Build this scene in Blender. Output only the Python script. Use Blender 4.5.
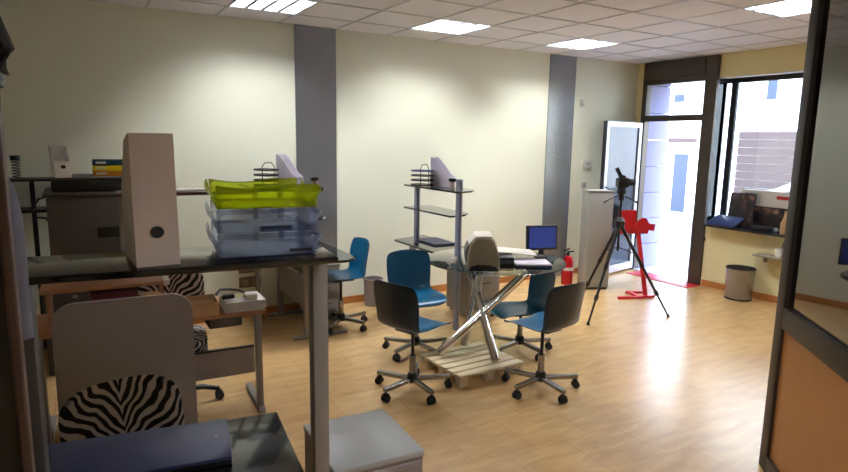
import bpy, bmesh, math, random
from mathutils import Vector, Matrix
for _o in list(bpy.data.objects): bpy.data.objects.remove(_o)
SC = bpy.context.scene
COL = SC.collection
random.seed(4)
R = math.radians

# ------------------------------------------------------------------ camera
def make_camera():
    yaw, pitch, roll, fpx, h = R(30.51), R(9.17), R(0.98), 595.3, 1.831
    f = Vector((math.sin(yaw)*math.cos(pitch), math.cos(yaw)*math.cos(pitch), -math.sin(pitch)))
    r = Vector((math.cos(yaw), -math.sin(yaw), 0)); u = r.cross(f)
    r2 = r*math.cos(roll)+u*math.sin(roll); u2 = -r*math.sin(roll)+u*math.cos(roll)
    cd = bpy.data.cameras.new('camera'); co = bpy.data.objects.new('camera', cd); COL.objects.link(co)
    m = Matrix.Identity(4)
    for i in range(3):
        m[i][0] = r2[i]; m[i][1] = u2[i]; m[i][2] = -f[i]
    m[2][3] = h
    co.matrix_world = m
    cd.sensor_width = 36; cd.lens = fpx*36/848; cd.clip_start = 0.05
    SC.camera = co
make_camera()

# ------------------------------------------------------------------ world, sun, exposure
SC.view_settings.view_transform = 'Standard'; SC.view_settings.look = 'None'
SC.view_settings.gamma = 1; SC.view_settings.use_curve_mapping = False
SC.view_settings.exposure = 0.75
LAMP = 30.0; SKY = 2.2; SUN = 5.0
wd = bpy.data.worlds.new('sky'); SC.world = wd; wd.use_nodes = True
nt = wd.node_tree; bg = nt.nodes['Background']
sk = nt.nodes.new('ShaderNodeTexSky'); sk.sky_type = 'NISHITA'; sk.sun_disc = False
sk.sun_elevation = R(50); sk.sun_rotation = R(200)
nt.links.new(sk.outputs[0], bg.inputs[0]); bg.inputs[1].default_value = SKY
sl = bpy.data.lights.new('sun', 'SUN'); so = bpy.data.objects.new('sun', sl); COL.objects.link(so)
sl.energy = SUN; sl.angle = R(1); sl.color = (1, .97, .92)
so.rotation_euler = Vector((0.62, 0.25, -0.75)).to_track_quat('-Z', 'Y').to_euler()

# ------------------------------------------------------------------ materials
def lin(c):
    return tuple(((v/255)/12.92 if v/255 <= .04045 else ((v/255+.055)/1.055)**2.4) for v in c)+(1,)
MATS = {}
def mat(name, c, rough=.5, metal=0, var=0, scale=8, bump=0, coat=0, spec=.5, stretch=None):
    if name in MATS: return MATS[name]
    m = bpy.data.materials.new(name); m.use_nodes = True; MATS[name] = m
    n = m.node_tree; p = n.nodes['Principled BSDF']
    col = lin(c)
    p.inputs['Base Color'].default_value = col; p.inputs['Roughness'].default_value = rough
    p.inputs['Metallic'].default_value = metal; p.inputs['Coat Weight'].default_value = coat
    p.inputs['Specular IOR Level'].default_value = spec
    if var or bump:
        tc = n.nodes.new('ShaderNodeTexCoord'); nz = n.nodes.new('ShaderNodeTexNoise')
        mp = n.nodes.new('ShaderNodeMapping'); n.links.new(tc.outputs['Object'], mp.inputs[0]); n.links.new(mp.outputs[0], nz.inputs['Vector'])
        if stretch: mp.inputs['Scale'].default_value = stretch
        nz.inputs['Scale'].default_value = scale; nz.inputs['Detail'].default_value = 5
        if var:
            mx = n.nodes.new('ShaderNodeMix'); mx.data_type = 'RGBA'
            mx.inputs[6].default_value = tuple(v*(1-var) for v in col[:3])+(1,); mx.inputs[7].default_value = tuple(min(1, v*(1+var)) for v in col[:3])+(1,)
            n.links.new(nz.outputs['Fac'], mx.inputs[0]); n.links.new(mx.outputs[2], p.inputs['Base Color'])
        if bump:
            b = n.nodes.new('ShaderNodeBump'); b.inputs['Strength'].default_value = bump; b.inputs['Distance'].default_value = .004
            n.links.new(nz.outputs['Fac'], b.inputs['Height']); n.links.new(b.outputs[0], p.inputs['Normal'])
    return m
def mat_glass(name, tint=(1,1,1), refl=1.0, dif=None, dw=0, ior=1.5, rough=.02, tw=.45):
    """clear sheet: lets light straight through (tinted), Fresnel gloss on top, optional body colour"""
    m = bpy.data.materials.new(name); m.use_nodes = True; MATS[name] = m
    n = m.node_tree; n.nodes.clear()
    o = n.nodes.new('ShaderNodeOutputMaterial'); t = n.nodes.new('ShaderNodeBsdfTransparent'); g = n.nodes.new('ShaderNodeBsdfGlossy')
    t.inputs[0].default_value = tint+(1,); g.inputs['Roughness'].default_value = rough
    body = t.outputs[0]
    if dif:
        d = n.nodes.new('ShaderNodeBsdfPrincipled'); d.inputs['Base Color'].default_value = lin(dif); d.inputs['Roughness'].default_value = .3
        tr = n.nodes.new('ShaderNodeBsdfTranslucent'); tr.inputs[0].default_value = lin(dif)
        a = n.nodes.new('ShaderNodeMixShader'); a.inputs[0].default_value = tw; n.links.new(d.outputs[0], a.inputs[1]); n.links.new(tr.outputs[0], a.inputs[2])
        x = n.nodes.new('ShaderNodeMixShader'); x.inputs[0].default_value = dw
        n.links.new(t.outputs[0], x.inputs[1]); n.links.new(a.outputs[0], x.inputs[2]); body = x.outputs[0]
    fr = n.nodes.new('ShaderNodeFresnel'); fr.inputs[0].default_value = ior
    mu = n.nodes.new('ShaderNodeMath'); mu.operation = 'MULTIPLY'; mu.inputs[1].default_value = refl; n.links.new(fr.outputs[0], mu.inputs[0])
    y = n.nodes.new('ShaderNodeMixShader'); n.links.new(mu.outputs[0], y.inputs[0]); n.links.new(body, y.inputs[1]); n.links.new(g.outputs[0], y.inputs[2])
    n.links.new(y.outputs[0], o.inputs[0]); return m
def mat_emit(name, c, s, base=(.8,.8,.8,1)):
    m = bpy.data.materials.new(name); m.use_nodes = True
    p = m.node_tree.nodes['Principled BSDF']; p.inputs['Base Color'].default_value = base
    p.inputs['Emission Color'].default_value = lin(c); p.inputs['Emission Strength'].default_value = s
    return m

def mat_floor():
    m = bpy.data.materials.new('laminate_floor'); m.use_nodes = True; n = m.node_tree; p = n.nodes['Principled BSDF']
    tc = n.nodes.new('ShaderNodeTexCoord'); br = n.nodes.new('ShaderNodeTexBrick')
    n.links.new(tc.outputs['Object'], br.inputs['Vector'])
    br.inputs['Color1'].default_value = lin((212,176,122)); br.inputs['Color2'].default_value = lin((204,166,113)); br.inputs['Mortar'].default_value = lin((186,146,100))
    br.inputs['Scale'].default_value = 1; br.inputs['Mortar Size'].default_value = .0022; br.inputs['Mortar Smooth'].default_value = .3
    br.inputs['Brick Width'].default_value = .42; br.inputs['Row Height'].default_value = .42; br.offset = .5; br.inputs['Bias'].default_value = -.25
    mp = n.nodes.new('ShaderNodeMapping'); mp.inputs['Scale'].default_value = (2.2, 9, 1); n.links.new(tc.outputs['Object'], mp.inputs[0])
    nz = n.nodes.new('ShaderNodeTexNoise'); nz.inputs['Scale'].default_value = 1.6; nz.inputs['Detail'].default_value = 7; nz.inputs['Distortion'].default_value = .6
    n.links.new(mp.outputs[0], nz.inputs['Vector'])
    rp = n.nodes.new('ShaderNodeValToRGB'); rp.color_ramp.elements[0].position = .3; rp.color_ramp.elements[0].color = (.74,.7,.66,1); rp.color_ramp.elements[1].position = .7; rp.color_ramp.elements[1].color = (1,1,1,1)
    n.links.new(nz.outputs['Fac'], rp.inputs[0])
    mx = n.nodes.new('ShaderNodeMix'); mx.data_type = 'RGBA'; mx.blend_type = 'MULTIPLY'; mx.inputs[0].default_value = .85
    n.links.new(br.outputs['Color'], mx.inputs[6]); n.links.new(rp.outputs[0], mx.inputs[7]); n.links.new(mx.outputs[2], p.inputs['Base Color'])
    p.inputs['Roughness'].default_value = .27
    return m
def mat_zebra():
    m = bpy.data.materials.new('zebra_fabric'); m.use_nodes = True; n = m.node_tree; p = n.nodes['Principled BSDF']
    tc = n.nodes.new('ShaderNodeTexCoord'); sp = n.nodes.new('ShaderNodeSeparateXYZ'); n.links.new(tc.outputs['Object'], sp.inputs[0])
    nz = n.nodes.new('ShaderNodeTexNoise'); nz.inputs['Scale'].default_value = 7; nz.inputs['Detail'].default_value = 2; n.links.new(tc.outputs['Object'], nz.inputs['Vector'])
    def math_(op, a, b=None):
        k = n.nodes.new('ShaderNodeMath'); k.operation = op
        for i, v in enumerate((a, b)):
            if v is None: continue
            if isinstance(v, (int, float)): k.inputs[i].default_value = v
            else: n.links.new(v, k.inputs[i])
        return k.outputs[0]
    ay = math_('ABSOLUTE', sp.outputs['Y'])
    # fan of stripes spreading from the bottom centre, plus horizontals towards the sides
    s = math_('ADD', math_('MULTIPLY', sp.outputs['Z'], 1.0), math_('MULTIPLY', ay, -.40))
    s = math_('ADD', s, math_('MULTIPLY', math_('SQRT', math_('ADD', ay, .002)), -.22))
    s = math_('ADD', s, math_('MULTIPLY', nz.outputs['Fac'], .11))
    s = math_('ADD', s, math_('MULTIPLY', sp.outputs['X'], .8))
    w = math_('SINE', math_('MULTIPLY', s, 165.0))
    rp = n.nodes.new('ShaderNodeValToRGB'); rp.color_ramp.elements[0].position = .5; rp.color_ramp.elements[0].color = lin((24,17,18)); rp.color_ramp.elements[1].position = .58; rp.color_ramp.elements[1].color = lin((196,184,178))
    n.links.new(math_('ADD', math_('MULTIPLY', w, .5), .5), rp.inputs[0]); n.links.new(rp.outputs[0], p.inputs['Base Color'])
    p.inputs['Roughness'].default_value = .85
    return m
def mat_poster():
    m = bpy.data.materials.new('dark_photo_print'); m.use_nodes = True; n = m.node_tree; p = n.nodes['Principled BSDF']
    tc = n.nodes.new('ShaderNodeTexCoord'); nz = n.nodes.new('ShaderNodeTexNoise'); nz.inputs['Scale'].default_value = 9; nz.inputs['Detail'].default_value = 2
    n.links.new(tc.outputs['Object'], nz.inputs['Vector'])
    rp = n.nodes.new('ShaderNodeValToRGB'); e = rp.color_ramp.elements
    e[0].position = .42; e[0].color = lin((26,22,24)); e[1].position = .72; e[1].color = lin((176,128,104))
    k = e.new(.55); k.color = lin((70,46,44))
    n.links.new(nz.outputs['Fac'], rp.inputs[0]); n.links.new(rp.outputs[0], p.inputs['Base Color']); p.inputs['Roughness'].default_value = .35
    return m

M = dict(
 wall=mat('cream_paint', (228,229,207), .75, var=.02, scale=3, bump=.05),
 wallf=mat('yellow_paint', (226,216,166), .75, var=.02, scale=3),
 tile=mat('ceiling_tile', (234,231,234), .9, var=.03, scale=60),
 tbar=mat('white_metal_bar', (190,190,192), .35),
 pillar=mat('brushed_grey_panel', (150,154,162), .27, .75, var=.06, scale=6, stretch=(40,1,1)),
 base=mat('wood_skirting', (176,112,56), .4, var=.12, scale=10, stretch=(1,1,8)),
 frame=mat('bronze_aluminium', (74,66,58), .4, .5),
 frame_d=mat('dark_anodised', (40,34,33), .5, .1),
 alu=mat('white_aluminium', (205,208,214), .35, .3),
 sill=mat('black_stone', (34,34,40), .25),
 black=mat('gloss_black_top', (14,13,13), .12, coat=.3),
 blackp=mat('black_plastic', (20,20,22), .45),
 blackm=mat('black_metal', (24,24,26), .4, .3),
 grey=mat('grey_powder_coat', (140,134,130), .45, .2),
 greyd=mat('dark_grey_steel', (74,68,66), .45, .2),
 greypanel=mat('grey_laminate', (142,130,126), .55, var=.03, scale=20),
 gtop=mat('pale_grey_top', (172,174,172), .35), gcab=mat('grey_cabinet_paint', (146,146,140), .5),
 steel=mat('brushed_steel', (158,156,156), .25, .9),
 chrome=mat('chrome', (226,222,216), .12, 1),
 blue=mat('teal_blue_shell', (4,92,132), .28, spec=.6),
 blueback=mat('dark_shell_back', (8,32,52), .35), hub=mat('black_hub', (16,16,17), .4),
 rubber=mat('caster_black', (18,18,19), .55),
 pine=mat('raw_pine', (226,208,172), .7, var=.15, scale=5, stretch=(1,12,12)),
 wood=mat('orange_beech', (184,124,66), .4, var=.1, scale=4, stretch=(8,8,1)),
 board=mat('pink_brown_board', (168,118,86), .5, var=.08, scale=6),
 rose=mat('dark_rosewood_shelf', (88,56,50), .35),
 card=mat('grey_cardboard', (200,185,176), .8, var=.03, scale=30),
 cardb=mat('brown_cardboard', (192,152,110), .8, var=.05, scale=20),
 white=mat('white_paper', (226,222,214), .8),
 lilac=mat('pale_lilac_card', (214,208,218), .7),
 lime=mat_glass('lime_plastic', (.94,.995,.30), .7, (230,255,12), .17, tw=.6),
 clear=mat_glass('clear_blue_plastic', (.92,.95,1.0), .5, (140,168,245), .10, tw=.6),
 pane=mat_glass('window_glass', (.96,.98,.98), 1.0),
 leafpane=mat_glass('door_glass', (.5,.52,.54), 1.3),
 smoke=mat_glass('tinted_glass', (.27,.275,.28), 1.5, (120,120,116), .10),
 tabglass=mat_glass('green_table_glass', (.84,.92,.90), 1.6, (90,130,130), .08),
 shelfglass=mat('smoked_glass_shelf', (26,32,32), .08, coat=.4),
 navy=mat('navy_cover', (38,44,78), .45),
 bluelap=mat('blue_lid', (44,56,98), .3),
 screen=mat_emit('blue_screen', (40,58,130), .5, (.01,.012,.03,1)),
 red=mat('red_paint', (196,20,34), .4),
 redx=mat('red_enamel', (176,20,30), .25),
 yellow=mat('yellow_plastic', (246,228,24), .35), orange=mat('orange_plastic', (214,140,30), .4), teal=mat('teal_plastic', (30,78,92), .35),
 beige=mat('beige_plastic', (150,140,120), .45), cream=mat('cream_plastic', (214,208,196), .45),
 dgrey=mat('dark_grey_plastic', (86,81,80), .5),
 bluegrey=mat('blue_grey_post', (132,136,156), .4, .2), note=mat('pale_yellow_paper', (226,220,168), .8), socket=mat('brown_socket_plate', (120,102,84), .5), dark_red=mat('dark_red_box', (84,14,22), .5),
 jacket=mat('grey_blue_fabric', (98,100,112), .8, var=.12, scale=14),
 darkwood=mat('dark_wood_frame', (34,24,22), .5), brown=mat('brown_edge_trim', (74,52,44), .5),
 zebra=mat_zebra(), floor=mat_floor(), poster=mat_poster(),
 facade=mat('white_render', (232,232,230), .9, var=.03, scale=2), pier=mat('pale_stone', (128,124,158), .85, var=.04, scale=2),
 asphalt=mat('road_surface', (96,98,104), .9, var=.06, scale=5), pavement=mat('pavement', (140,142,150), .9, var=.05, scale=5),
 shutter=mat('brown_shutter', (62,44,42), .6), winb=mat('dark_blue_window', (40,48,66), .5), carp=mat('silver_car', (150,158,172), .3, .5),
)
M['tube'] = mat_emit('tube_light', (248,250,255), LAMP*6)

# ------------------------------------------------------------------ mesh builder
class MB:
    def __init__(s): s.bm = bmesh.new()
    def _merge(s, t, mtx=None):
        if mtx: t.transform(mtx)
        vm = {}
        for v in t.verts: vm[v] = s.bm.verts.new(v.co)
        for f in t.faces:
            try: s.bm.faces.new([vm[v] for v in f.verts])
            except ValueError: pass
        t.free(); return s
    def box(s, x0, y0, z0, x1, y1, z1, bev=0, mtx=None, seg=2):
        t = bmesh.new(); bmesh.ops.create_cube(t, size=1)
        t.transform(Matrix.Translation(((x0+x1)/2, (y0+y1)/2, (z0+z1)/2)) @ Matrix.Diagonal((abs(x1-x0), abs(y1-y0), abs(z1-z0), 1)))
        if bev: bmesh.ops.bevel(t, geom=t.edges[:], offset=bev, segments=seg, affect='EDGES', profile=.5)
        return s._merge(t, mtx)
    def cyl(s, p0, p1, r, r1=None, n=20, caps=True):
        p0, p1 = Vector(p0), Vector(p1); d = p1-p0
        t = bmesh.new(); bmesh.ops.create_cone(t, cap_ends=caps, segments=n, radius1=r, radius2=r if r1 is None else r1, depth=d.length)
        return s._merge(t, Matrix.Translation((p0+p1)/2) @ d.to_track_quat('Z', 'Y').to_matrix().to_4x4())
    def tube(s, pts, r, n=8):
        pts = [Vector(p) for p in pts]; t = bmesh.new(); rings = []
        for i, p in enumerate(pts):
            d = (pts[min(i+1, len(pts)-1)]-pts[max(i-1, 0)]).normalized(); q = d.to_track_quat('Z', 'Y')
            rr = r[i] if isinstance(r, (list, tuple)) else r
            rings.append([t.verts.new(p+q @ Vector((rr*math.cos(2*math.pi*k/n), rr*math.sin(2*math.pi*k/n), 0))) for k in range(n)])
        for a, b in zip(rings, rings[1:]):
            for k in range(n): t.faces.new((a[k], a[(k+1) % n], b[(k+1) % n], b[k]))
        t.faces.new(rings[0][::-1]); t.faces.new(rings[-1])
        return s._merge(t)
    def lathe(s, prof, c=(0,0), n=32):
        t = bmesh.new(); rings = []
        for r, z in prof: rings.append([t.verts.new((c[0]+max(r,1e-4)*math.cos(2*math.pi*k/n), c[1]+max(r,1e-4)*math.sin(2*math.pi*k/n), z)) for k in range(n)])
        for a, b in zip(rings, rings[1:]):
            for k in range(n): t.faces.new((a[k], a[(k+1) % n], b[(k+1) % n], b[k]))
        t.faces.new(rings[0][::-1]); t.faces.new(rings[-1])
        return s._merge(t)
    def prism(s, poly, a0, a1, axis='z', mtx=None, bev=0):
        """polygon in the other two axes, extruded from a0 to a1 along axis"""
        t = bmesh.new()
        def P(u, v, w): return {'z': (u, v, w), 'y': (u, w, v), 'x': (w, u, v)}[axis]
        A = [t.verts.new(P(u, v, a0)) for u, v in poly]; B = [t.verts.new(P(u, v, a1)) for u, v in poly]
        k = len(poly); t.faces.new(A[::-1]); t.faces.new(B)
        for i in range(k): t.faces.new((A[i], A[(i+1) % k], B[(i+1) % k], B[i]))
        if bev: bmesh.ops.bevel(t, geom=t.edges[:], offset=bev, segments=1, affect='EDGES')
        return s._merge(t, mtx)
    def grid(s, rows):
        t = bmesh.new(); V = [[t.verts.new(p) for p in r] for r in rows]
        for a, b in zip(V, V[1:]):
            for k in range(len(a)-1): t.faces.new((a[k], a[k+1], b[k+1], b[k]))
        return s._merge(t)
    def build(s, name, m, parent=None, smooth=True, ang=35):
        bmesh.ops.recalc_face_normals(s.bm, faces=s.bm.faces[:])
        me = bpy.data.meshes.new(name); s.bm.to_mesh(me); s.bm.free()
        me.materials.append(m)
        if smooth:
            for p in me.polygons: p.use_smooth = True
            me.set_sharp_from_angle(angle=R(ang))
        o = bpy.data.objects.new(name, me); COL.objects.link(o)
        if parent: o.parent = parent
        return o
def tag(o, label=None, cat=None, group=None, kind=None):
    for k, v in (('label', label), ('category', cat), ('group', group), ('kind', kind)):
        if v: o[k] = v
    return o
def thing(name, label, cat, loc=(0,0,0), rz=0, group=None):
    o = bpy.data.objects.new(name, None); COL.objects.link(o); o.empty_display_size = .05
    o.location = loc; o.rotation_euler = (0, 0, rz)
    return tag(o, label, cat, group)
def struct(name, mb, m, parent=None, smooth=False):
    o = mb.build(name, m, parent, smooth)
    if not parent: o['kind'] = 'structure'
    return o
def sroot(name):
    o = bpy.data.objects.new(name, None); COL.objects.link(o); o['kind'] = 'structure'; return o
def dup(o, loc=None, rz=None, label=None, group=None, parent=None):
    c = o.copy(); COL.objects.link(c)
    if parent: c.parent = parent
    if loc is not None: c.location = loc
    if rz is not None: c.rotation_euler = (0, 0, rz)
    if label: c['label'] = label
    if group: c['group'] = group
    for ch in list(o.children): dup(ch, parent=c)
    return c
def rrect(x0, y0, x1, y1, r, n=6, corners=(1,1,1,1)):
    pts = []
    for (cx, cy, a, k) in ((x1-r, y1-r, 0, 0), (x0+r, y1-r, 90, 1), (x0+r, y0+r, 180, 2), (x1-r, y0+r, 270, 3)):
        if corners[k]:
            pts += [(cx+r*math.cos(R(a+90*i/n)), cy+r*math.sin(R(a+90*i/n))) for i in range(n+1)]
        else: pts.append(((x1, x0, x0, x1)[k], (y1, y1, y0, y0)[k]))
    return pts

# ================================================================== SETTING
HC, WY, WX = 2.95, 6.03, 7.06
X0, Y0 = -2.0, -2.2
GX, GY, G = 3.05, 5.53, 0.6
struct('floor', MB().box(X0, Y0, -.1, WX+.02, WY+.1, 0), M['floor'])
struct('wall_left', MB().box(X0-.1, WY, 0, WX+.05, WY+.15, HC+.2), M['wall'])
struct('wall_back', MB().box(X0-.1, Y0-.1, 0, WX+.6, Y0, HC+.2), M['wall'])
struct('wall_side', MB().box(X0-.1, Y0, 0, X0, WY, HC+.2), M['wall'])
WIN_R = 3.35          # far (partition side) end of the shop window
w = MB()
w.box(WX, 5.89, 0, WX+.05, WY, HC+.2)                    # corner strip by the door
w.box(WX, Y0, 0, WX+.3, WIN_R, HC+.2)                   # beyond the window
w.box(WX, WIN_R, 0, WX+.25, 4.76, .80)                  # below the sill
w.box(WX, WIN_R, 2.70, WX+.5, 4.92, HC+.2); w.box(WX, WIN_R, 2.666, WX+.02, 4.78, 2.70)             # above the window
struct('wall_front', w, M['wallf'])
# ceiling tiles (luminaire cells left open) and grid
lam = [(1.25, 4.93), (3.05, 4.93), (4.85, 4.93), (1.25, 2.53), (3.05, 2.53), (4.85, 2.53), (1.25, .13), (3.05, .13)]
c = MB(); xs = []; x = GX-G*9
while x < WX: xs.append(x); x += G
ys = []; y = GY-G*13
while y < WY: ys.append(y); y += G
for x in xs:
    for y in ys:
        if any(abs(x-a) < .1 and abs(y-b) < .1 for a, b in lam): continue
        x0, x1, y0, y1 = max(x, X0), min(x+G, WX), max(y, Y0), min(y+G, WY)
        if x1-x0 > .01 and y1-y0 > .01: c.box(x0, y0, HC, x1, y1, HC+.02)
struct('ceiling', c, M['tile'])
t = MB()
for x in xs[1:]: t.box(x-.011, Y0, HC-.005, x+.011, WY, HC-.0005)
for y in ys[1:]: t.box(X0, y-.011, HC-.0055, WX, y+.011, HC-.001)
struct('trim_1', t, M['tbar'])
struct('roof', MB().box(X0-.1, Y0-.1, HC+.2, WX+.6, WY+.15, HC+.3), M['tile'])
struct('baseboard_left', MB().box(X0, WY-.015, 0, WX, WY, .08), M['base'])
struct('baseboard_front', MB().box(WX-.015, Y0, 0, WX, 4.74, .08), M['base'])
struct('trim_2', MB().box(2.0, WY-.02, 0, 2.44, WY, HC-.002), M['pillar'])
struct('trim_3', MB().box(5.39, WY-.02, 0, 5.84, WY, HC-.002), M['pillar'])

# door_1: dark frame with roller box and transom, leaf swung inwards
d1 = sroot('door_1')
f = MB()
f.box(WX-.03, 5.83, 0, WX+.07, 5.90, HC-.01); f.box(WX-.04, 4.76, 0, WX+.01, 4.93, HC-.01)
f.box(WX-.03, 4.93, 2.14, WX+.07, 5.83, 2.22); f.box(WX-.03, 4.93, 2.64, WX+.07, 5.83, 2.72)
struct('frame', f, M['frame'], d1)
f = MB(); f.box(WX-.06, 4.93, 2.70, WX+.3, 5.86, HC-.01, bev=.012); f.box(WX-.068, 4.95, 2.86, WX-.06, 5.82, 2.875)
struct('roller_box', f, M['frame'], d1)
struct('transom_pane', MB().box(WX+.01, 4.93, 2.22, WX+.018, 5.83, 2.64), M['pane'], d1)
struct('threshold', MB().box(WX-.05, 4.93, 0, WX+.5, 5.83, .012), M['alu'], d1)
leaf = bpy.data.objects.new('leaf', None); COL.objects.link(leaf); leaf.parent = d1
leaf.location = (WX-.06, 5.86, 0); leaf.rotation_euler = (0, 0, R(12))     # local -X runs into the room
LW = .93
fr = MB(); fr.box(-LW, -.025, .03, -LW+.07, .025, 2.12, bev=.004); fr.box(-.07, -.025, .03, 0, .025, 2.12, bev=.004)
fr.box(-LW+.07, -.025, 2.05, -.07, .025, 2.12, bev=.004); fr.box(-LW+.07, -.025, .03, -.07, .025, .13, bev=.004)
struct('leaf_frame', fr, M['alu'], leaf); struct('leaf_edge_seal', MB().box(-LW-.012, -.027, .03, -LW, .027, 2.12), M['blackp'], leaf)
struct('leaf_pane', MB().box(-LW+.07, -.005, .13, -.07, .005, 2.05), M['leafpane'], leaf)
h = MB(); h.tube([(-LW+.035, -.03, .95), (-LW+.035, -.075, .96), (-LW+.035, -.075, 1.24), (-LW+.035, -.03, 1.25)], .012)
struct('handle', h, M['blackm'], leaf, True)

# window_1
w1 = sroot('window_1')
XG = 7.52
f = MB()
f.box(XG-.02, 4.79, .80, XG+.02, 4.87, 2.70); f.box(XG-.03, WIN_R, .80, XG+.05, WIN_R+.07, 2.70)
f.box(XG-.03, WIN_R, 2.63, XG+.05, 4.91, 2.70); f.box(XG-.03, WIN_R, .80, XG+.05, 4.91, .85)
f.box(WX+.012, 4.88, 2.63, XG, 4.91, 2.70); f.box(WX+.012, 4.88, .80, XG, 4.91, .85)
struct('frame', f, M['frame_d'], w1)
struct('window_pane', MB().box(XG, WIN_R+.07, .85, XG+.008, 4.82, 2.63), M['pane'], w1)
struct('return_pane', MB().box(WX+.012, 4.89, .85, XG-.03, 4.898, 2.63), M['pane'], w1)
struct('soffit', MB().prism([(WX,2.655),(XG-.03,2.69),(XG-.03,2.70),(WX,2.665)], WIN_R, 4.90, 'y'), M['white'], w1)
struct('outer_apron', MB().box(WX+.012, 4.86, 0, XG+.05, 4.91, .80), M['facade'], w1)
struct('outer_apron', MB().box(XG, WIN_R, -.1, XG+.05, 4.91, .80), M['facade'], w1)
s = MB().prism([(WX-.14,WIN_R),(XG-.03,WIN_R),(XG-.03,4.87),(WX+.1,4.87),(WX+.1,4.74),(WX-.14,4.70)], .802, .82, 'z', bev=.003)
struct('trim_4', s, M['sill'])

# outside
struct('pavement', MB().box(WX+.02, -6, -.12, 10.2, 22, -.01), M['pavement'])
struct('road', MB().box(10.2, -6, -.2, 14, 22, -.10), M['asphalt'])
p = MB()
for i in range(9): p.box(WX+.07, 5.86, -.01+i*.38, 7.58, 6.5, .362+i*.38)
struct('wall_outside', p, M['pier'])
struct('facade_band', MB().box(WX+.45, Y0, 2.70, WX+.6, 6.4, 3.6), M['facade'])

# building over the road
b = thing('building', 'white rendered building across the street with brown shutter and dark windows', 'building', (14, 8, -.12))
MB().box(0, -9, 0, 3, 12, 8.5).build('wall', M['facade'], b, False)
sh = MB()
for k in range(11): sh.box(-.06, -.75, .2+.19*k, 0, .75, .375+.19*k)
sh.build('roller_shutter', M['shutter'], b, False)
for (ya, yb, za, zb) in ((-.1, .22, 2.95, 3.5), (2.3, 2.7, 3.0, 3.3), (-2.2, -1.6, 2.95, 3.6), (5.2, 5.8, 2.95, 3.6)):
    wv = MB().box(-.05, ya, za, 0, yb, zb).build('window', M['alu'], b, False)
    MB().box(-.06, ya+.05, za+.05, -.045, yb-.05, zb-.05).build('pane', M['winb'], wv, False)
dv = MB().box(-.05, 1.95, .12, 0, 2.65, 1.85).build('doorway', M['alu'], b, False)
MB().box(-.06, 2.08, .16, -.045, 2.5, 1.7).build('pane', M['winb'], dv, False)
sgn = MB().box(-.12, 1.9, 2.0, 0, 2.7, 2.12).build('sign_board', M['shutter'], b, False)

# car parked at the kerb opposite
car = thing('car', 'silver car parked across the street beyond the shop window', 'car', (12.6, 5.2, -.1), R(90))
prof = [(-2.0,.3),(-2.05,.7),(-1.6,.86),(-.9,.95),(-.35,1.38),(.7,1.42),(1.35,1.05),(2.0,.95),(2.1,.5),(2.05,.3)]
MB().prism(prof, -.8, .8, 'y', bev=.05).build('body', M['carp'], car)
MB().prism([(-.78,.98),(-.32,1.32),(.65,1.35),(1.15,1.04)], -.815, .815, 'y').build('side_glass', M['winb'], car)
for x in (-1.3, 1.3):
    for y in (-.72, .72):
        MB().cyl((x, y-.1, .3), (x, y+.1, .3), .3, n=24).build('wheel', M['rubber'], car)

# ================================================================== CEILING LAMPS
def lamp_proto():
    t = thing('ceiling_lamp', 'x', 'lamp')
    fr = MB()
    for a in ((0,0,.012,.6), (.588,0,.6,.6), (.012,0,.588,.012), (.012,.588,.588,.6)): fr.box(a[0], a[1], -.006, a[2], a[3], .09)
    fr.box(0, 0, .09, .6, .6, .1)
    fr.build('housing', M['alu_w'], t, False)
    lo = MB()
    for k in range(1, 4): lo.box(.012+.144*k-.016, .012, 0, .012+.144*k+.016, .588, .04)
    for k in range(1, 8): lo.box(.012, .012+.072*k-.004, .004, .588, .012+.072*k+.004, .036)
    lo.build('louvre', M['alu_w'], t, False)
    for k in range(4): MB().cyl((.084+.144*k, .02, .062), (.084+.144*k, .58, .062), .013, n=10).build('tube', M['tube'], t)
    return t
M['tube_off'] = mat('unlit_tube', (225,225,222), .4); M['alu_w'] = mat('lamp_louvre', (120,120,124), .5)
lp = lamp_proto()
OFF = lp.children[-1].data.copy(); OFF.materials[0] = M['tube_off']
LL = ['square louvred ceiling lamp nearest the left end, above the copier wall', 'square louvred ceiling lamp between the two grey pillar strips, near the wall',
      'square louvred ceiling lamp just in front of the far grey pillar strip', None, None, 'square louvred ceiling lamp near the dark framed partition, above the shop window side']
first = True
LL += [None, None]
for (x, y), l in zip(lam, LL):
    l = l or ('square louvred ceiling lamp out of view above the camera, ' + ('left' if x < 2 else 'middle') + ' of ' + ('its row' if y > 1 else 'the rear row'))
    if first: lp.location = (x, y, HC); lp['label'] = l; lp['group'] = 'louvred ceiling lamps'; first = False
    else:
        q = dup(lp, (x, y, HC), label=l)
        if (x, y) in ((1.25, 2.53), (3.05, 2.53)):      # switched off
            for ch in q.children:
                if ch.name.startswith('tube'): ch.data = OFF

# ================================================================== WORKSTATION FURNITURE
# front desk: local frame with the back right corner of the top at the origin
fd = thing('desk', 'glossy black desk at the lower left with grey posts carrying a black shelf', 'desk', (.64, 2.22, 0), R(-6))
MB().box(-1.15, -.78, .72, 0, 0, .75, bev=.006).build('tabletop', M['black'], fd)
MB().box(-.85, -.475, 1.438, .12, -.16, 1.46, bev=.005).build('shelf', M['black'], fd)
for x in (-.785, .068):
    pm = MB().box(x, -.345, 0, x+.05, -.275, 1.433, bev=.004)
    po = pm.build('post', M['grey'] if x > 0 else M['greyd'], fd)  # unlit left post: its shade is painted in with the darker steel
    if x > 0: MB().box(x+.05, -.33, 0.02, x+.055, -.29, 1.42).build('post_rail', M['grey'], po, False)
MB().box(-1.1, -.06, .25, -.02, -.04, .66).build('modesty_panel', M['greyd'], fd)
for x in (-1.1, -.03):
    MB().box(x-.03, -.75, 0, x+.0, -.1, .04, bev=.005).build('foot', M['greyd'], fd)
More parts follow.
